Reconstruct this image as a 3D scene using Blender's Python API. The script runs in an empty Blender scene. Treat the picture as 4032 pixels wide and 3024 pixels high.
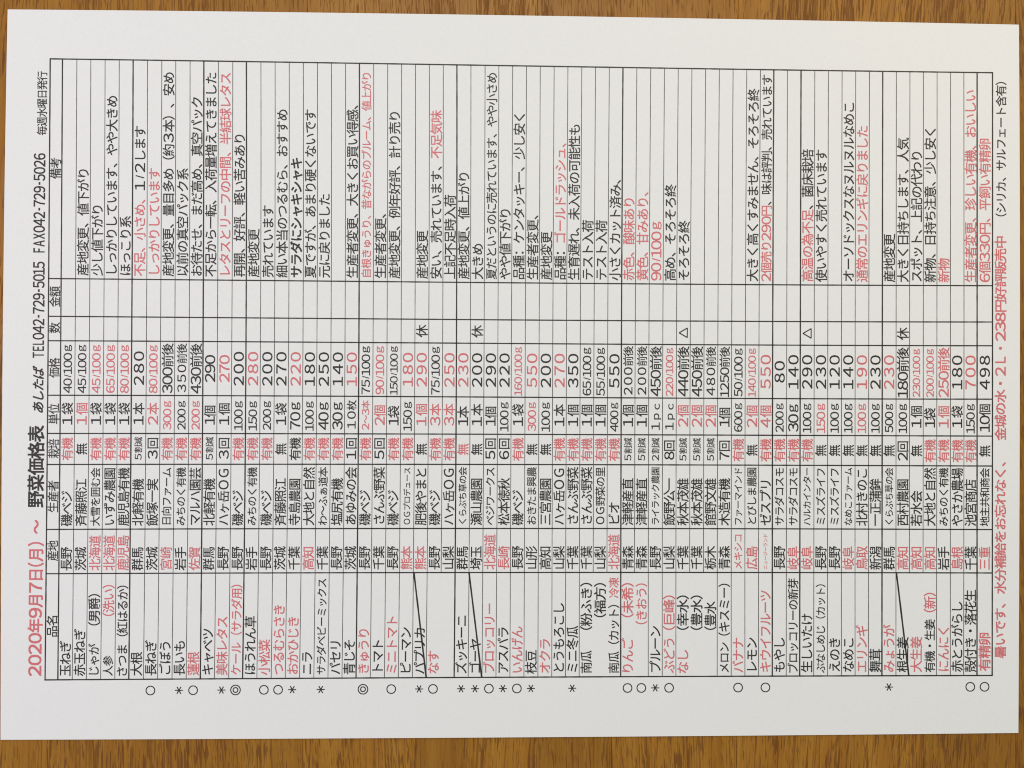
import bpy, math, random
import numpy as np
from mathutils import Matrix, Vector

C = bpy.context.scene.collection
sc = bpy.context.scene
random.seed(7)

# ------------------------------------------------------------------ camera
FPX, W, H = 3261.0, 4032.0, 3024.0            # focal length and photo size in photo pixels
CAM = np.array([-0.0082238, -0.0042283, 0.24201881])
ROT = np.array([[0.999671, -0.00442969, -0.02526411],
                [0.00424682, 0.99996443, -0.00728724],
                [0.02529549, 0.00717755, 0.99965425]])
cd = bpy.data.cameras.new('camera')
cd.sensor_fit = 'HORIZONTAL'; cd.sensor_width = 36.0; cd.lens = 36.0 * FPX / W
cd.clip_start = 0.01; cd.clip_end = 50.0
cam = bpy.data.objects.new('camera', cd); C.objects.link(cam)
M = Matrix(ROT.tolist()).to_4x4(); M.translation = Vector(CAM.tolist())
cam.matrix_world = M
sc.camera = cam

# ------------------------------------------------------------------ light
wd = bpy.data.worlds.new('World'); sc.world = wd; wd.use_nodes = True
bg = wd.node_tree.nodes['Background']
bg.inputs[0].default_value = (0.95, 0.98, 1.0, 1); bg.inputs[1].default_value = 0.30

def area(name, loc, target, size, power, col):
    l = bpy.data.lights.new(name, 'AREA'); l.shape = 'DISK'; l.size = size
    l.energy = power; l.color = col
    o = bpy.data.objects.new(name, l); C.objects.link(o); o.location = loc
    o.rotation_euler = (Vector(target) - Vector(loc)).to_track_quat('-Z', 'Y').to_euler()
    return o
area('ceiling_lamp', (-0.02, 0.70, 1.50), (0, 0, 0), 0.55, 11.4, (0.94, 1.0, 0.975))
area('warm_tint_fill', (0.36, 0.30, 0.40), (0.17, 0.08, 0), 0.22, 0.92, (1.0, 0.72, 0.42))  # unseen fill light added to tint the sheet's upper right warm
area('pink_tint_fill', (-0.45, 0.02, 0.42), (-0.16, 0, 0), 0.28, 0.95, (1.0, 0.78, 0.92))  # added pink fill for the sheet's left side, not an actual window
sc.view_settings.view_transform = 'Standard'
sc.view_settings.look = 'None'
sc.view_settings.exposure = 0.0
sc.view_settings.gamma = 1.0
sc.cycles.max_bounces = 6
sc.cycles.filter_width = 1.1

# ------------------------------------------------------------------ photo pixel -> point on the sheet
def height(x, y):
    """how far the sheet lies off the table: nearly flat, its near edge lifted a little"""
    e = np.clip((-y - 0.060) / 0.045, 0, 1.2)
    f = np.clip((-x - 0.100) / 0.050, 0, 1.2)
    g = np.clip((x - 0.110) / 0.040, 0, 1.2)
    h = 0.00030 + 0.00042 * e * e * (0.75 + 0.25 * np.cos(x * 26.0))
    h = h + 0.00012 * f * f + 0.00010 * g * g
    h = h + 0.00006 * (1 + np.sin(x * 38.0 + 1.0) * np.cos(y * 21.0))
    return h

def unproject(px, py, lift=0.0):
    px = np.asarray(px, float); py = np.asarray(py, float)
    d = np.stack([(px - W / 2) / FPX, (H / 2 - py) / FPX, -np.ones_like(px)], -1) @ ROT.T
    z = np.zeros_like(px)
    for _ in range(4):
        t = (z - CAM[2]) / d[..., 2]
        x = CAM[0] + t * d[..., 0]; y = CAM[1] + t * d[..., 1]
        z = height(x, y) + lift
    return np.stack([x, y, z], -1)

# ------------------------------------------------------------------ materials
def node(nt, kind, **kw):
    n = nt.nodes.new(kind)
    for k, v in kw.items(): setattr(n, k, v)
    return n

def base_mat(name, rough=0.6, spec=0.3):
    m = bpy.data.materials.new(name); m.use_nodes = True
    b = m.node_tree.nodes['Principled BSDF']
    b.inputs['Roughness'].default_value = rough
    b.inputs['Specular IOR Level'].default_value = spec
    return m, m.node_tree, b

def ramp(nt, src, stops, interp='LINEAR'):
    r = node(nt, 'ShaderNodeValToRGB'); r.color_ramp.interpolation = interp
    el = r.color_ramp.elements
    while len(el) < len(stops): el.new(0.5)
    for e, (p, c) in zip(el, stops):
        e.position = p; e.color = (c[0], c[1], c[2], 1) if not isinstance(c, (int, float)) else (c, c, c, 1)
    nt.links.new(src, r.inputs[0]); return r.outputs[0]

def mix(nt, fac, a, b, blend='MIX'):
    n = node(nt, 'ShaderNodeMix', data_type='RGBA', blend_type=blend)
    for s, v in ((n.inputs[0], fac), (n.inputs[6], a), (n.inputs[7], b)):
        if hasattr(v, 'is_linked'): nt.links.new(v, s)
        elif isinstance(v, (int, float)): s.default_value = v
        else: s.default_value = (*v, 1)
    return n.outputs[2]

def mathn(nt, op, a, b=None, clamp=False):
    n = node(nt, 'ShaderNodeMath', operation=op, use_clamp=clamp)
    for s, v in zip(n.inputs, (a, b)):
        if v is None: continue
        if hasattr(v, 'is_linked'): nt.links.new(v, s)
        else: s.default_value = v
    return n.outputs[0]

def noise(nt, vec, scale, detail=2.0, rough=0.5, dist=0.0):
    n = node(nt, 'ShaderNodeTexNoise'); n.inputs['Scale'].default_value = scale
    n.inputs['Detail'].default_value = detail; n.inputs['Roughness'].default_value = rough
    n.inputs['Distortion'].default_value = dist
    nt.links.new(vec, n.inputs['Vector']); return n.outputs['Fac']

def paper_material():
    m, nt, b = base_mat('paper', 0.75, 0.2)
    tc = node(nt, 'ShaderNodeTexCoord').outputs['Object']
    n1 = noise(nt, tc, 1400.0, 3.0, 0.7)
    n2 = noise(nt, tc, 25.0, 2.0, 0.5)
    c = ramp(nt, n1, [(0.3, (0.762, 0.788, 0.785)), (0.7, (0.798, 0.822, 0.816))])
    c = mix(nt, mathn(nt, 'MULTIPLY', n2, 0.06), c, (0.80, 0.79, 0.74))
    nt.links.new(c, b.inputs['Base Color'])
    bu = node(nt, 'ShaderNodeBump'); bu.inputs['Strength'].default_value = 0.12
    bu.inputs['Distance'].default_value = 0.00004
    nt.links.new(n1, bu.inputs['Height']); nt.links.new(bu.outputs[0], b.inputs['Normal'])
    return m

def ink_material(name, col, worn, rough=0.5):
    m, nt, b = base_mat(name, rough, 0.3)
    tc = node(nt, 'ShaderNodeTexCoord').outputs['Object']
    n1 = noise(nt, tc, 4200.0, 2.0, 0.6)
    c = ramp(nt, n1, [(0.35, col), (0.75, worn)])
    nt.links.new(c, b.inputs['Base Color'])
    return m

def wood_material():
    m, nt, b = base_mat('oak_stave', 0.40, 0.16)
    tc = node(nt, 'ShaderNodeTexCoord').outputs['Object']
    rnd = node(nt, 'ShaderNodeObjectInfo').outputs['Random']
    # every stave is cut from another place of the wood, its grain slightly tilted
    off = node(nt, 'ShaderNodeCombineXYZ')
    nt.links.new(mathn(nt, 'MULTIPLY', rnd, 37.0), off.inputs[0])
    nt.links.new(mathn(nt, 'MULTIPLY', rnd, 11.0), off.inputs[1])
    nt.links.new(mathn(nt, 'MULTIPLY', rnd, 5.0), off.inputs[2])
    add = node(nt, 'ShaderNodeVectorMath', operation='ADD')
    nt.links.new(tc, add.inputs[0]); nt.links.new(off.outputs[0], add.inputs[1])
    tilt = node(nt, 'ShaderNodeVectorRotate', rotation_type='Z_AXIS')
    nt.links.new(tc, tilt.inputs['Vector'])
    r2 = mathn(nt, 'FRACT', mathn(nt, 'MULTIPLY', rnd, 17.3))
    nt.links.new(mathn(nt, 'MULTIPLY', mathn(nt, 'SUBTRACT', r2, 0.5), 0.13), tilt.inputs['Angle'])
    add2 = node(nt, 'ShaderNodeVectorMath', operation='ADD')
    nt.links.new(tilt.outputs[0], add2.inputs[0]); nt.links.new(off.outputs[0], add2.inputs[1])
    # grain lines wander
    wob = node(nt, 'ShaderNodeTexNoise'); wob.inputs['Scale'].default_value = 40.0
    nt.links.new(add2.outputs[0], wob.inputs['Vector'])
    wv = node(nt, 'ShaderNodeVectorMath', operation='MULTIPLY')
    ws = node(nt, 'ShaderNodeVectorMath', operation='SUBTRACT'); ws.inputs[1].default_value = (0.5, 0.5, 0.5)
    nt.links.new(wob.outputs['Color'], ws.inputs[0]); nt.links.new(ws.outputs[0], wv.inputs[0])
    wv.inputs[1].default_value = (0.0013, 0.0, 0.0)
    add3 = node(nt, 'ShaderNodeVectorMath', operation='ADD')
    nt.links.new(add2.outputs[0], add3.inputs[0]); nt.links.new(wv.outputs[0], add3.inputs[1])
    def stretched(sx, sy):
        n = node(nt, 'ShaderNodeVectorMath', operation='MULTIPLY')
        n.inputs[1].default_value = (sx, sy, 1.0)
        nt.links.new(add3.outputs[0], n.inputs[0]); return n.outputs[0]
    bands = noise(nt, stretched(170, 5), 1.0, 2.0, 0.6)          # broad light and dark streaks
    fine = noise(nt, stretched(1500, 60), 1.0, 2.0, 0.6)         # fine fibre
    blot = noise(nt, stretched(70, 40), 1.0, 2.0, 0.5)
    col = ramp(nt, bands, [(0.32, (0.270, 0.112, 0.014)), (0.50, (0.320, 0.143, 0.018)), (0.68, (0.362, 0.174, 0.025))])
    col = mix(nt, mathn(nt, 'MULTIPLY', blot, 0.35), col, (0.225, 0.090, 0.011))
    col = mix(nt, 0.30, col, ramp(nt, fine, [(0.35, (0.19, 0.080, 0.010)), (0.65, (0.36, 0.18, 0.028))]))
    # tone of the stave
    tone = node(nt, 'ShaderNodeHueSaturation')
    nt.links.new(mathn(nt, 'ADD', mathn(nt, 'MULTIPLY', mathn(nt, 'FRACT', mathn(nt, 'MULTIPLY', rnd, 7.7)), 0.22), 0.90), tone.inputs['Value'])
    nt.links.new(col, tone.inputs['Color']); col = tone.outputs[0]
    # open pores: short dark dashes along the grain, crowded in places
    p1 = noise(nt, stretched(3000, 230), 1.0, 1.0, 0.4)
    p2 = noise(nt, stretched(2000, 120), 1.0, 1.0, 0.4)
    p3 = noise(nt, stretched(2300, 26), 1.0, 1.0, 0.4)
    dens = noise(nt, stretched(110, 16), 1.0, 1.0, 0.5)
    k = mathn(nt, 'MULTIPLY', mathn(nt, 'SUBTRACT', dens, 0.5), 0.32)
    a1 = ramp(nt, mathn(nt, 'ADD', p1, k), [(0.615, 0.0), (0.665, 1.0)])
    a2 = ramp(nt, mathn(nt, 'ADD', p2, k), [(0.605, 0.0), (0.66, 1.0)])
    a3 = ramp(nt, mathn(nt, 'ADD', p3, mathn(nt, 'MULTIPLY', k, 0.6)), [(0.625, 0.0), (0.675, 0.7)])
    pores = mathn(nt, 'MAXIMUM', mathn(nt, 'MAXIMUM', mathn(nt, 'MULTIPLY', a1, 0.8), a2), a3)
    col = mix(nt, mathn(nt, 'MULTIPLY', pores, 0.76), col, (0.125, 0.045, 0.010))
    nt.links.new(col, b.inputs['Base Color'])
    bu = node(nt, 'ShaderNodeBump', invert=True); bu.inputs['Strength'].default_value = 0.35
    bu.inputs['Distance'].default_value = 0.0001
    nt.links.new(pores, bu.inputs['Height']); nt.links.new(bu.outputs[0], b.inputs['Normal'])
    nt.links.new(mathn(nt, 'ADD', mathn(nt, 'MULTIPLY', pores, 0.2), 0.42), b.inputs['Roughness'])
    return m

PAPER = paper_material()
BLACK = ink_material('black_toner', (0.016, 0.016, 0.013), (0.050, 0.050, 0.045))
GREY = ink_material('thin_line_toner', (0.045, 0.045, 0.040), (0.18, 0.18, 0.17))
RED = ink_material('red_toner', (0.60, 0.105, 0.120), (0.67, 0.27, 0.28))
WOOD = wood_material()

# ------------------------------------------------------------------ objects
def link(name, verts, faces, mats, parent=None, mi=None):
    me = bpy.data.meshes.new(name)
    me.from_pydata([tuple(v) for v in verts], [], faces); me.update()
    for m in mats: me.materials.append(m)
    if mi is not None: me.polygons.foreach_set('material_index', mi)
    o = bpy.data.objects.new(name, me); C.objects.link(o)
    if parent is not None: o.parent = parent
    return o

def thing(name, label, cat):
    o = bpy.data.objects.new(name, None); C.objects.link(o)
    o.empty_display_size = 0.05
    o['label'] = label; o['category'] = cat; return o

# ---- table top made of narrow glued staves, grain running up the picture
table = thing('table_top', 'glossy brown oak table top of narrow glued staves lying under the paper price list', 'table')
TH = 0.022
def stave(x0, x1, y0, y1):
    g, bv = 0.00002, 0.00010
    X0, X1, Y0, Y1 = x0 + g, x1 - g, y0 + g, y1 - g
    cx, cy = (x0 + x1) / 2, (y0 + y1) / 2
    v = []
    for z, i in ((-TH, 0), (-bv, 0), (0.0, bv)):
        v += [(X0 + i - cx, Y0 + i - cy, z), (X1 - i - cx, Y0 + i - cy, z), (X1 - i - cx, Y1 - i - cy, z), (X0 + i - cx, Y1 - i - cy, z)]
    f = [(3, 2, 1, 0), (8, 9, 10, 11)]
    for a in (0, 4):
        for k in range(4):
            f.append((a + k, a + (k + 1) % 4, a + 4 + (k + 1) % 4, a + 4 + k))
    o = link('stave', v, f, [WOOD], table); o.location = (cx, cy, 0)
def px_x(x): return float(unproject(x, 1500)[0])
edges = [171, 750, 1200, 1642, 1870, 2110, 2413, 2905, 3232, 3640, 4003]
xs = [px_x(e) for e in edges]
while xs[0] > -0.50: xs.insert(0, xs[0] - random.choice([0.026, 0.031, 0.036, 0.041]))
while xs[-1] < 0.50: xs.append(xs[-1] + random.choice([0.026, 0.031, 0.036, 0.041]))
for i in range(len(xs) - 1):
    a, b_ = xs[i], xs[i + 1]
    cuts = [-0.36, random.choice([-0.30, -0.25, -0.19, -0.15]), random.choice([0.15, 0.19, 0.24, 0.29])]
    cuts = sorted(set(cuts + [0.36]))
    for y0, y1 in zip(cuts[:-1], cuts[1:]): stave(a, b_, y0, y1)

# ---- the sheet
sheet = thing('price_list', 'white paper sheet with a Japanese vegetable price table, lying sideways on the wooden table', 'paper')
def interp(px, pts):
    pts = np.array(pts, float); return np.interp(px, pts[:, 0], pts[:, 1])
def lagr(t, pts, deg=2):
    pts = np.array(pts, float)
    p = np.polyfit(pts[:, 0] / 1000.0, pts[:, 1], deg); return np.polyval(p, np.asarray(t, float) / 1000.0)
TOP = [(30, 37), (1000, 46), (2100, 62), (3100, 78.6), (4012, 97)]
BOT = [(2, 2913), (1000, 2909), (2100, 2903), (3100, 2895), (4010, 2886)]
LEF = [(37, 30), (700, 18), (1500, 9.5), (2250, 4), (2913, 2)]
RIG = [(97, 4012), (800, 4015.5), (1500, 4016), (2250, 4013), (2886, 4010)]
NU, NV = 120, 90
S, T = np.meshgrid(np.linspace(0, 1, NU + 1), np.linspace(0, 1, NV + 1))
def curve(pts, axis, s):
    a0, a1 = pts[0], pts[-1]
    t = a0[0] + (a1[0] - a0[0]) * s
    v = lagr(t, pts, 3); e0 = a0[1] - lagr(a0[0], pts, 3); e1 = a1[1] - lagr(a1[0], pts, 3)
    v = v + e0 * (1 - s) + e1 * s
    return np.stack([t, v] if axis == 'x' else [v, t], -1)
ct, cb = curve(TOP, 'x', S), curve(BOT, 'x', S)
cl, cr = curve(LEF, 'y', T), curve(RIG, 'y', T)
P00, P10, P01, P11 = (np.array(p, float) for p in ((30, 37), (4012, 97), (2, 2913), (4010, 2886)))
S3, T3 = S[..., None], T[..., None]
coons = (1 - T3) * ct + T3 * cb + (1 - S3) * cl + S3 * cr - ((1 - S3) * (1 - T3) * P00 + S3 * (1 - T3) * P10 + (1 - S3) * T3 * P01 + S3 * T3 * P11)
topv = unproject(coons[..., 0], coons[..., 1]).reshape(-1, 3)
botv = topv.copy(); botv[:, 2] -= 0.00010
n = len(topv); idx = np.arange(n).reshape(NV + 1, NU + 1)
faces = []
for j in range(NV):
    for i in range(NU):
        a, b_, c_, d_ = idx[j, i], idx[j, i + 1], idx[j + 1, i + 1], idx[j + 1, i]
        faces.append((int(d_), int(c_), int(b_), int(a))); faces.append((int(a + n), int(b_ + n), int(c_ + n), int(d_ + n)))
ring = list(idx[0, :]) + list(idx[1:, -1]) + list(idx[-1, -2::-1]) + list(idx[-2:0:-1, 0])
for k in range(len(ring)):
    a, b_ = int(ring[k]), int(ring[(k + 1) % len(ring)])
    k2 = (k + 1) % len(ring); m_ = len(ring)
    faces.append((2 * n + k, 2 * n + k2, 2 * n + m_ + k2, 2 * n + m_ + k))
o = link('paper_sheet', np.vstack([topv, botv, topv[ring], botv[ring]]), faces, [PAPER], sheet)
o.data.polygons.foreach_set('use_smooth', [len(p.vertices) == 4 and abs(p.normal.z) > 0.7 for p in o.data.polygons])

LIFT = 0.00003
# ---- ruling: x of every row line at three heights of the photo
L270 = [197.4,245.7,302.4,357.5,413.7,469.4,524.1,580.8,637,692,748.4,802.6,859.8,916.5,970.2,1027.4,1083.3,1138.9,1194.4,1250,1305,1360.5,1415.2,1471.4,1526.6,1581.3,1636,1690.7,1745.4,1799.1,1854.3,1910,1964.2,2018.7,2073.3,2127.3,2182,2236.2,2290.9,2345,2399.3,2453,2507.7,2562.4,2616.6,2670.8,2724.5,2778.5,2832.5,2886.7,2940.7,2994.4,3047.1,3100.6,3154.3,3208.5,3262,3316,3369.6,3423.8,3476,3529.7,3583,3636,3690,3743,3795.3,3847.5,3908.2]
L1098 = [191.5,240.7,297.4,353.6,409.8,465.5,520,577.9,633.5,689.5,746,800.6,857.3,914,969.7,1026.6,1082,1137.7,1194,1249,1304.3,1359.5,1414.2,1470,1525,1580.3,1634.7,1689.2,1744,1798.2,1852.9,1907.2,1961.5,2014.8,2069.4,2123.8,2177.7,2231.8,2286,2340,2394,2448,2502.3,2556.5,2611,2665,2719,2773.3,2827.7,2882,2935.7,2989.6,3043.3,3098.4,3151.8,3206.5,3260,3313.9,3367.6,3421.4,3474.5,3528.7,3582,3635.7,3689.4,3742.6,3795.8,3847.5,3908.2]
L2660 = [177.5,227.8,284.4,340,396.3,452,507.2,564.9,620.6,677.3,733,788.7,844.4,900.6,955.3,1011.5,1067.9,1123.3,1179.5,1235.7,1291.4,1346.6,1401.8,1458,1513.7,1568.4,1623.6,1677.8,1733,1788.2,1843.4,1898,1952.8,2007.8,2063,2117.9,2172.6,2226.3,2280.5,2335,2389.5,2444,2498,2552.5,2607.7,2661.4,2715.7,2770,2824,2879.2,2933.2,2986.9,3040.9,3095.8,3148.8,3204,3258.2,3313.4,3367,3419.8,3472.6,3527.8,3581,3634,3687.4,3742,3794.3,3847,3906.7]
L270, L1098, L2660 = map(np.array, (L270, L1098, L2660))
def line_x(k, y):
    """x of row line k (0 is the outer left border, k may be fractional) at photo height y"""
    k = np.asarray(k, float); y = np.asarray(y, float)
    ii = np.arange(69)
    a, b_, c_ = (np.interp(k, ii, L) for L in (L270, L1098, L2660))
    y0, y1, y2 = 270.0, 1098.0, 2660.0
    return (a * (y - y1) * (y - y2) / ((y0 - y1) * (y0 - y2)) + b_ * (y - y0) * (y - y2) / ((y1 - y0) * (y1 - y2))
            + c_ * (y - y0) * (y - y1) / ((y2 - y0) * (y2 - y1)))
CX = [190, 1100, 2100, 3100, 3908]
COL = {'A': [231.7, 243.7, 261.0, 274.8, 286.4], 'B': [1096.8, 1104.8, 1114.6, 1121.2, 1125], 'C': [1245.5, 1252, 1261, 1265.4, 1268],
       'D': [1341.5, 1346.5, 1353, 1359, 1361.4], 'E': [1556.4, 1558.6, 1564.9, 1569.3, 1571.8], 'F': [1706.6, 1708, 1709.8, 1714.6, 1717],
       'G': [1829, 1828, 1829, 1832, 1835], 'H': [2084.5, 2082.3, 2080, 2083, 2085], 'I': [2258.8, 2256.6, 2252.9, 2255.3, 2255.8],
       'J': [2677, 2671.8, 2665.6, 2662.5, 2659.6]}
def col_y(c, x): return lagr(x, list(zip(CX, COL[c])), 3)

def strip(pts, w):
    """flat printed line through photo points"""
    pts = np.array(pts, float); d = np.gradient(pts, axis=0); d /= np.linalg.norm(d, axis=1)[:, None]
    nrm = np.stack([-d[:, 1], d[:, 0]], -1)
    ww = w * (1 + 0.10 * np.array([random.uniform(-1, 1) for _ in pts]))[:, None] / 2
    l, r = pts + nrm * ww, pts - nrm * ww
    V = unproject(np.r_[l[:, 0], r[:, 0]], np.r_[l[:, 1], r[:, 1]], LIFT)
    m = len(pts)
    return V, [(i, i + 1, m + i + 1, m + i) for i in range(m - 1)]
def joined(parts):
    V, F, b0 = [], [], 0
    for v, f in parts:
        V.append(v); F += [tuple(int(q + b0) for q in t) for t in f]; b0 += len(v)
    return np.vstack(V), F
def row_line(k, ytop, ybot, w):
    ys = np.arange(ytop, ybot, 24.0); ys = np.append(ys, ybot)
    return strip(np.stack([line_x(k, ys), ys], -1), w)
def col_line(c, w):
    x0 = float(line_x(0, COL[c][0])); x1 = float(line_x(68, COL[c][4]))
    xx = np.linspace(x0 - w / 2, x1 + w / 2, 160)
    return strip(np.stack([xx, col_y(c, xx)], -1), w)

THICK = {5, 10, 13, 21, 28, 40, 51, 53, 59, 66, 67}
MERGED = {27, 38, 39, 41, 45, 46, 61, 62}
for c in 'AJ':
    v, f = col_line(c, 5.2); link('table_border', v, f, [BLACK], sheet)
for c in 'BCDEFGHI':
    v, f = col_line(c, 4.9); link('column_rule', v, f, [BLACK], sheet)

# ------------------------------------------------------------------ lettering
GL = {}
def raw_glyph(ch, bold):
    cu = bpy.data.curves.new('glyph', 'FONT'); cu.body = ch; cu.size = 1.0
    cu.resolution_u = 3; cu.fill_mode = 'FRONT'
    ob = bpy.data.objects.new('glyph', cu)
    me = ob.to_mesh(); me.calc_loop_triangles()
    v = np.zeros(len(me.vertices) * 3); me.vertices.foreach_get('co', v); v = v.reshape(-1, 3)[:, :2]
    t = np.zeros(len(me.loop_triangles) * 3, int); me.loop_triangles.foreach_get('vertices', t); t = t.reshape(-1, 3)
    if len(t):
        a, b_, c_ = v[t[:, 0]], v[t[:, 1]], v[t[:, 2]]
        cr_ = (b_[:, 0] - a[:, 0]) * (c_[:, 1] - a[:, 1]) - (b_[:, 1] - a[:, 1]) * (c_[:, 0] - a[:, 0])
        t = t[np.abs(cr_) > 1e-10]; cr_ = cr_[np.abs(cr_) > 1e-10]
        t[cr_ < 0] = t[cr_ < 0][:, ::-1]
    ob.to_mesh_clear(); bpy.data.objects.remove(ob); bpy.data.curves.remove(cu)
    return v, t
EM = None
FULL = {chr(0xFF01 + i): chr(0x21 + i) for i in range(94)}
KEEP = set('（）：～、。・ー＊')
def glyph(ch, bold):
    """(verts, tris, advance) in em units, v = 0 at the middle of the line"""
    if (ch, bold) in GL: return GL[ch, bold]
    if ch in ' 　': r = (np.zeros((0, 2)), np.zeros((0, 3), int), 1.0 if ch == '　' else 0.45)
    elif ch in '○◎△＊':
        r = (*shape(ch, bold), 1.0)
    elif ch in FULL and ch not in KEEP:
        v, t = raw_glyph(ch, bold); v = (v - [0, 0.38]) / EM_SCALE
        c0 = (v[:, 0].min() + v[:, 0].max()) / 2
        if ch in 'ｇｐｃ':
            b0_ = v[:, 1].min(); v = (v - [c0, b0_]) * [1.15, 0.92] + [0.5, -0.42 if ch != 'ｐ' else -0.56]
        else:
            c1 = (v[:, 1].min() + v[:, 1].max()) / 2
            v = (v - [c0, c1]) * [1.42 if '０' <= ch <= '９' else 1.12, 1.14] + [0.5, 0.0]
        r = (v, t, 0.66 if ch == '／' else 1.0)
    elif ord(ch) < 128:
        v, t = raw_glyph(ch if ch in '-/' else chr(ord(ch) + 0xFEE0), bold)
        a, b_ = v[:, 0].min(), v[:, 0].max(); c0 = (a + b_) / 2; c1 = (v[:, 1].min() + v[:, 1].max()) / 2
        if ch.isdigit():
            adv = 0.60 if ch == '1' else 0.745
            v = (v - [c0, c1]) * [1.36, 1.14] + [adv / 2, 0]
        elif ch == '/':
            adv = 0.50; v = (v - [c0, c1]) * [1.0, 1.0] + [adv / 2, 0]
        elif ch == '-':
            adv = 0.50; v = (v - [c0, (v[:, 1].min() + v[:, 1].max()) / 2]) * [1.1, 1.1] + [adv / 2, 0]
        else:
            adv = (b_ - a) + 0.14; v = (v - [c0, c1]) * [1.0, 1.12] + [adv / 2, 0]
        r = (v, t, adv)
    else:
        v, t = raw_glyph(ch, bold); v = ((v - [0, 0.38]) / EM_SCALE - [0.5, 0]) * 1.075 + [0.5, 0.0]
        r = (v, t, 1.0)
    GL[ch, bold] = r; return r
def shape(ch, bold):
    st = 0.066
    def annulus(R, n=28):
        a = np.linspace(0, 2 * math.pi, n, endpoint=False)
        v = np.r_[np.stack([np.cos(a), np.sin(a)], -1) * (R + st / 2), np.stack([np.cos(a), np.sin(a)], -1) * (R - st / 2)]
        t = []
        for i in range(n):
            j = (i + 1) % n; t += [(i, j, n + j), (i, n + j, n + i)]
        return v, t
    def bar(p, q):
        p, q = np.array(p), np.array(q); d = (q - p) / np.linalg.norm(q - p); m = np.array([-d[1], d[0]]) * st / 2
        return np.array([p - m, q - m, q + m, p + m]), [(0, 1, 2), (0, 2, 3)]
    if ch == '○': ps = [annulus(0.38)]
    elif ch == '◎': ps = [annulus(0.42), annulus(0.21)]
    elif ch == '△':
        pts = [(-0.40, -0.33), (0.40, -0.33), (0, 0.36)]; ps = [bar(pts[i], pts[(i + 1) % 3]) for i in range(3)]
    else: ps = [bar((math.cos(a) * -0.34, math.sin(a) * -0.34), (math.cos(a) * 0.34, math.sin(a) * 0.34)) for a in (math.pi / 2, math.pi / 6, -math.pi / 6)]
    V, T_, b0 = [], [], 0
    for v, t in ps:
        V.append(v); T_ += [[q + b0 for q in x] for x in t]; b0 += len(v)
    return np.vstack(V) + [0.5, 0], np.array(T_, int)
v2, _ = raw_glyph('国国', False); v1, _ = raw_glyph('国', False)
EM_SCALE = (v2[:, 0].max() - v1[:, 0].max())
print('em', EM_SCALE, v1.min(0), v1.max(0))

def layout(s, bold=False, slant=0.0, track=0.0):
    """s may hold {red} spans; returns verts, tris, per-tri colour index, total advance"""
    V, T_, K, u, b0, red = [], [], [], 0.0, 0, 0
    for ch in s:
        if ch == '{': red = 1; continue
        if ch == '}': red = 0; continue
        v, t, a = glyph(ch, bold)
        if len(v):
            V.append(v + [u, 0]); T_.append(t + b0); K += [red] * len(t); b0 += len(v)
        u += a + track
    V = np.vstack(V); T_ = np.vstack(T_)
    if slant: V[:, 0] += slant * V[:, 1]
    return V, T_, K, u

def place(name, s, parent, xfun, y0=None, y1=None, em=None, across=None, center=None, start=None, avail=None, bold=False, slant=0.0, shift=0.0, track=0.0):
    """fit (ink from y0 up to y1), centre in a cell, or start at the left of a cell; xfun gives the middle of the line"""
    V, T_, K, adv = layout(s, bold, slant, track)
    if y0 is not None:
        a, b_ = V[:, 0].min(), V[:, 0].max(); k = (y0 - y1) / (b_ - a); Y = y0 - (V[:, 0] - a) * k
    else:
        k = min(em, avail / adv) if avail else em
        s0 = start if start is not None else center + adv * k / 2
        Y = s0 - V[:, 0] * k
    X = xfun(Y) - V[:, 1] * (across or min(k, 46.5)) + shift
    # a printed stroke is a little wider than the letter's outline: lay slightly shifted copies
    b_ = (0.011, 0.023, 0.017)[int(bold)] * k
    offs = [(-b_, -b_), (b_, b_), (-b_, b_), (b_, -b_)] + ([(0, 0)] if bold else [])
    P = np.vstack([unproject(X + dx, Y + dy, LIFT + 0.000002 * q) for q, (dx, dy) in enumerate(offs)])
    T_ = np.vstack([T_ + len(X) * q for q in range(len(offs))]); K = K * len(offs)
    has = sorted(set(K)); mats = [RED if h else BLACK for h in has]
    return link(name, P, [tuple(int(q) for q in t) for t in T_], mats, parent, [has.index(q) for q in K])

f = 1100 / 2212
def rowmid(k): return lambda y: line_x(k + 0.5, y)
header = None
v, fc = joined([row_line(0, COL['A'][0], COL['J'][0], 5.2), row_line(1, COL['A'][0], COL['J'][0], 5.0)])
header = link('header_row', v, fc, [BLACK], sheet)
for s, a, b_ in [('品名', 2224 + 568 * f, 2224 + 405 * f), ('産地', 1450 + 1525 * f, 1450 + 1365 * f), ('生産者', 1450 + 1140 * f, 1450 + 890 * f),
                 ('栽培', 1450 + 712 * f, 1450 + 560 * f), ('単位', 1450 + 442 * f, 1450 + 280 * f), ('価格', 1487, 1408.6),
                 ('数', 700 + 1230 * f, 700 + 1145 * f), ('金額', 700 + 1022 * f, 700 + 860 * f), ('備考', 1415 * f, 1250 * f)]:
    place('column_heading', s, header, rowmid(0), a, b_, across=43)

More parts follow.
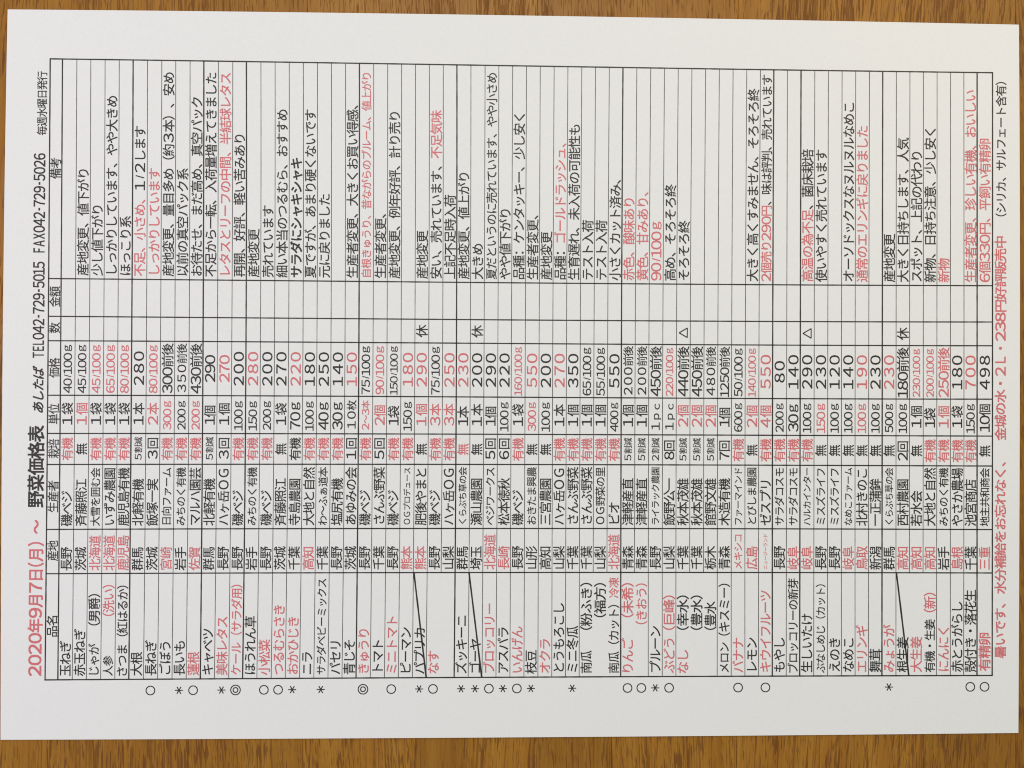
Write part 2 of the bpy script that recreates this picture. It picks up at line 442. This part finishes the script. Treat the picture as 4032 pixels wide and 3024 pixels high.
Y, N_, R_ = '{有機}', '無', '回'
ROWS = [
 # mark, names, origin, grower, method, unit, price, stock, remark
 ('', '玉ねぎ', '長野', '磯ベジ', Y, '１袋', '40/100ｇ', '', ''),
 ('', '赤玉ねぎ', '茨城', '斉藤照江', N_, '{１個}', '45/100ｇ', '', '産地変更、値下がり'),
 ('', [('じゃが', 868, 625), ('（男爵）', 480, 232)], '{北海道}', '大雪を囲む会', Y, '１袋', '{45/100ｇ}', '', '少し値下がり'),
 ('', [('人参', 878, 720), ('{（洗い）}', 405, 160)], '{北海道}', 'いずみ農園', Y, '１袋', '{65/100ｇ}', '', 'しっかりしています、やや大きめ'),
 ('', [('さつま（紅はるか）', 878, 165)], '{鹿児島}', '鹿児島有機', Y, '１袋', '{80/100ｇ}', '', 'ほっこり系'),
 ('', '大根', '群馬', '北軽有機', '５割減', '１本', '２８０', '', '{不足、小さめ、}１/２します'),
 ('○', '長ねぎ', '茨城', '飯塚一実', '３回', '{２本}', '{80/100ｇ}', '', '{しっかりしています}'),
 ('', 'ごぼう', '{宮崎}', '日向ファーム', Y, '{300ｇ}', '300前後', '', '産地変更、量目多め（約３本）、安め'),
 ('＊', '長いも', '岩手', 'みちのく有機', Y, '200ｇ', '３５０前後', '', '以前の真空パック系'),
 ('○', '{蓮根}', '{佐賀}', 'マルハ園芸', Y, '{200ｇ}', '430前後', '', 'お待たせ、まだ高め、真空パック'),
 ('', 'キャベツ', '群馬', '北軽有機', '５割減', '1個', '290', '', '不足から一転、入荷量増えてきました'),
 ('＊', '{美味レタス}', '長野', 'ハヶ岳ＯＧ', '３回', '１個', '{270}', '', '{レタスとリーフの中間、半結球レタス}'),
 ('◎', [('{ケール（サラダ用）}', 870, 158)], '長野', '磯ベジ', Y, '100ｇ', '２００', '', '再開、好評、軽い苦みあり'),
 ('', 'ほうれん草', '岩手', 'みちのく有機', Y, '150ｇ', '{２８０}', '', '産地変更'),
 ('○', '{小松菜}', '長野', '磯ベジ', Y, '200ｇ', '２００', '', '売れています'),
 ('○', '{つるむらさき}', '茨城', '斉藤照江', N_, '１袋', '２７０', '', '細い本当のつるむら、おすすめ'),
 ('＊', '{おかひじき}', '千葉', '寺島農園', '有機', '70ｇ', '{２２０}', '', '*サラダにシャキシャキ'),
 ('', 'ニラ', '{高知}', '大地と自然', Y, '100ｇ', '１８０', '', '夏ですが、あまり硬くないです'),
 ('＊', 'サラダベビーミックス', '千葉', 'わ～ふぁ道本', Y, '40ｇ', '２５０', '', '元に戻りました'),
 ('', 'パセリ', '長野', '塩尻有機', Y, '30ｇ', '１４０', '', ''),
 ('', '青じそ', '茨城', 'あゆみの会', '１回', '１０枚', '{１５０}', '', '生産者変更、大きくお買い得感、'),
 ('◎', '{きゅうり}', '長野', '磯ベジ', Y, '{2～3本}', '75/100ｇ', '', '{自根きゅうり、昔ながらのブルーム、値上がり}'),
 ('', 'トマト', '千葉', 'さんぶ野菜', '５回', '{2個}', '{90/100ｇ}', '', '生産者変更、'),
 ('○', '{ミニトマト}', '長野', '磯ベジ', Y, '1袋', '150/100ｇ', '', '産地変更、例年好評、計り売り'),
 ('', 'ピーマン', '{熊本}', 'ＯＧプロデュース', Y, '150ｇ', '{１８０}', '', ''),
 ('＊', 'パプリカ', '{熊本}', '肥後やまと', N_, '{１個}', '{２９０}', '休', '産地変更'),
 ('○', '{なす}', '長野', '磯ベジ', Y, '{３本}', '75/100ｇ', '', '安い、売れています、{不足気味}'),
 ('', '', '山梨', 'ハヶ岳ＯＧ', Y, '{３本}', '{２５０}', '', '上記不足時入荷'),
 ('＊', 'ズッキーニ', '群馬', 'くらぶち草の会', '{無}', '1本', '{２３０}', '', '産地変更、値上がり'),
 ('＊', 'ゴーヤ', '埼玉', '瀬山農園', N_, '１本', '２００', '休', '大きめ'),
 ('○', '{ブロッコリー}', '{北海道}', 'ベジワークス', '５回', '1個', '２９０', '', '夏だというのに売れています、やや小さめ'),
 ('＊', 'アスパラ', '{長崎}', '松本徳秋', '６回', '100ｇ', '２２０', '', 'やや値下がり'),
 ('○', '{いんげん}', '長野', '磯ベジ', Y, '１袋', '{160/100ｇ}', '', '品種：ケンタッキー、少し安く'),
 ('＊', '枝豆', '山形', 'おきたま興農', N_, '{300ｇ}', '{５５０}', '', '生産者変更、'),
 ('', '{オクラ}', '高知', '三宮農園', N_, '100ｇ', '２００', '', '産地変更'),
 ('', 'とうもろこし', '山梨', 'ハヶ岳ＯＧ', Y, '１本', '{２７０}', '', '品種：{ゴールドラッシュ、}'),
 ('＊', 'ミニ冬瓜', '千葉', 'さんぶ野菜', Y, '１個', '３５０', '', '生育遅れ、未入荷の可能性も'),
 ('', [('南瓜', 857, 680), ('（粉ふき）', 515, 143)], '千葉', 'さんぶ野菜', Y, '１個', '65/100ｇ', '', 'テスト入荷'),
 ('', [('（福方）', 415, 145)], '山梨', 'ＯＧ野菜の里', Y, '１個', '55/100ｇ', '', 'テスト入荷'),
 ('', [('南瓜（カット）', 857, 318), ('{冷凍}', 262, 100)], '{北海道}', 'ビオ', Y, '400ｇ', '５５０', '', '小さくカット済み、'),
 ('○', [('{りんご}', 848, 580), ('{（未希）}', 415, 145)], '青森', '津軽産直', '５割減', '１個', '２００前後', '', '{赤色、酸味あり}'),
 ('○', [('{（きおう）}', 470, 148)], '青森', '津軽産直', '５割減', '１個', '２００前後', '', '{黄色、甘みあり、}'),
 ('＊', 'プルーン', '長野', 'ライラック農園', '２割減', '１ｐｃ', '450前後', '', '{90/100ｇ}'),
 ('○', [('{ぶどう}', 855, 585), ('{（巨峰）}', 515, 243)], '山梨', '飯野公一', '8回', '１ｐｃ', '{220/100ｇ}', '', '高め、そろそろ終'),
 ('', [('{なし}', 857, 675), ('（幸水）', 515, 243)], '千葉', '秋本茂雄', '５割減', '{２個}', '440前後', '△', 'そろそろ終'),
 ('', [('（豊水）', 515, 243)], '千葉', '秋本茂雄', '５割減', '{２個}', '450前後', '', ''),
 ('', [('（豊水', 515, 290)], '栃木', '館野文雄', '５割減', '{２個}', '４８０前後', '', ''),
 ('', [('メロン', 852, 615), ('（キスミー）', 560, 150)], '青森', '木造有機', '7回', '1個', '1250前後', '', ''),
 ('○', '{バナナ}', '{メキシコ}', 'ファーマインド', Y, '600ｇ', '50/100ｇ', '', ''),
 ('', 'レモン', '{広島}', 'とびしま農園', N_, '{２個}', '{140/100ｇ}', '', '大きく高くすみません、そろそろ終'),
 ('○', '{キウイフルーツ}', '{ニュージーランド}', 'ゼスプリ', Y, '{４個}', '{５５０}', '', '{2個売り290円}、味は評判、売れています'),
 ('', 'もやし', '長野', 'サラダコスモ', Y, '200ｇ', '８０', '', ''),
 ('', [('ブロッコリーの新芽', 853, 108)], '{岐阜}', 'サラダコスモ', Y, '30ｇ', '１４０', '', ''),
 ('', '生しいたけ', '{岐阜}', 'ハルカインター', Y, '100ｇ', '２９０', '△', '{高温の為不足}、菌床栽培'),
 ('', [('ぶなしめじ（カット）', 855, 155)], '長野', 'ミスズライフ', N_, '{150ｇ}', '２３０', '', '使いやすく売れています'),
 ('', 'えのき', '長野', 'ミスズライフ', N_, '100ｇ', '１２０', '', ''),
 ('', 'なめこ', '{岐阜}', 'なめこファーム', N_, '100ｇ', '１４０', '', 'オーソドックスなヌルヌルなめこ'),
 ('', '{エリンギ}', '{鳥取}', '北村きのこ', N_, '{100ｇ}', '{１９０}', '', '{通常のエリンギに戻りました}'),
 ('', '舞茸', '新潟', '一正蒲鉾', N_, '100ｇ', '２３０', '', ''),
 ('＊', '{みょうが}', '群馬', 'くらぶち草の会', N_, '500ｇ', '{２３０}', '', '産地変更'),
 ('', '根生姜', '{高知}', '西村農園', '2回', '100ｇ', '180前後', '休', '大きく日持ちします、人気'),
 ('', '{大生姜}', '{高知}', '若水会', N_, '１個', '{230/100ｇ}', '', 'スポット、上記の代わり'),
 ('', [('有機・生姜', 850, 432), ('{（新）}', 375, 222)], '{高知}', '大地と自然', Y, '1袋', '{200/100ｇ}', '', '新物、日持ち注意、少し安く'),
 ('', '{にんにく}', '岩手', 'みちのく有機', Y, '{１個}', '{250前後}', '', '{新物}'),
 ('', '赤とうがらし', '{島根}', 'やさか農場', Y, '１袋', '１８０', '', ''),
 ('○', [('殻付き・落花生', 848, 198)], '千葉', '池宮商店', Y, '150ｇ', '{７００}', '', '{生産者変更、珍しい有機、おいしい}'),
 ('○', [('{有精卵}', 840, 540)], '{三重}', '地主共和商会', N_, '10個', '４９８', '', '{6個330円、平飼い有精卵}'),
]
STRIKE = {26: ((1630, 2256), (1678, 2666)), 30: ((1847, 2256), (1896.6, 2666)), 61: ((3530, 2257), (3578.5, 2661))}
for r, (mark, names, origin, grower, method, unit, price, stock, remark) in enumerate(ROWS, 1):
    xm = float(line_x(r + 0.5, 1500)); mid = rowmid(r)
    yv = {c: float(col_y(c, xm)) for c in COL}
    bot = yv['I'] if r in MERGED else yv['J']
    v, fc = row_line(r + 1, float(col_y('A', line_x(r + 1, 270))), bot, 5.2 if r in THICK else 2.8)
    row = link('table_row', v, fc, [BLACK if r in THICK else GREY], sheet)
    if mark: place('grade_mark', mark, row, mid, em=45, center=yv['J'] + 44.5)
    if isinstance(names, str):
        if names: place('product_name', names, row, mid, em=46.6, start=yv['J'] - 14, avail=380)
    else:
        for s, a, b_ in names: place('product_name', s, row, mid, 2224 + a * f, 2224 + b_ * f, bold=2 * (r == 67))
    place('origin_name', origin, row, mid, em=46.0, start=yv['I'] - 12, avail=141)
    place('grower_name', grower, row, mid, em=46.3, start=yv['H'] - 13, avail=229)
    place('growing_method', method, row, mid, em=44.8 if len(method) < 5 else 44.8, center=(yv['F'] + yv['G']) / 2, avail=93)
    place('pack_unit', unit, row, mid, em=50 if unit.strip('{}') in ('70ｇ', '40ｇ', '30ｇ') else (44 if 'ｇ' in unit else 46), center=(yv['E'] + yv['F']) / 2,
          avail=120 if 'ｇ' in unit and len(unit.strip('{}')) > 3 else 116)
    place('unit_price', price, row, mid, em=48, center=(yv['D'] + yv['E']) / 2, avail=196)
    if stock: place('stock_mark', stock, row, mid, em=47, center=(yv['C'] + yv['D']) / 2)
    if remark:
        place('remark', remark.lstrip('*'), row, mid, em=47.4, start=yv['B'] - 13, avail=815, bold=remark[0] == '*')
    if r in STRIKE:
        (xa, ya), (xb, yb) = STRIKE[r]; q = np.linspace(0, 1, 20)
        v, fc = strip(np.stack([xa + (xb - xa) * q, ya + (yb - ya) * q], -1), 6.4)
        V3 = v.copy(); V3[:, 2] += 0.00001
        link('strike_line', V3, fc, [BLACK], row)

# ---- heading to the left of the table, footer to its right
def title_x(off): return lambda y: line_x(0, y) - off
def ttl(name, s, a, b_, off, across, bold=False, slant=0.0, track=0.0):
    place(name, s, sheet, title_x(off), a, b_, across=across, bold=bold, slant=slant, track=track)
ttl('date_heading', '{2020年9月7日(月) ～}', 2661.5, 2048, 41, 58, True, track=0.05)
ttl('title_heading', '野菜価格表', 1997, 1676, 44, 64, True, track=0.02)
ttl('shop_name', 'あしたば', 1624, 1441, 38, 46, True, 0.28)
ttl('telephone_number', 'TEL042-729-5015', 1408.6, 1030.7, 38.5, 52, True, track=0.05)
ttl('fax_number', 'FAX042-729-5026', 993.4, 604, 39, 52, True, track=0.05)
ttl('issue_note', '毎週水曜日発行', 532, 281, 31, 40)
foot = lambda y: line_x(68, y) + 31.5
def ft(s, a, b_, em=45, dx=0, bold=2):
    place('footer_notice', s, sheet, foot, a, b_, across=em, shift=dx, bold=bold)
ft('{暑いです、}', 2592, 2378); ft('{水分補給をお忘れなく、}', 2338, 1820.5)
ft('{金城の水・}', 1733.5, 1504); ft('{２Ｌ・}', 1479.7, 1366, 47); ft('{238円好評販売中}', 1342, 931, 46)
ft('（シリカ、サルフェート含有）', 851.7, 323, 42, 2, False)
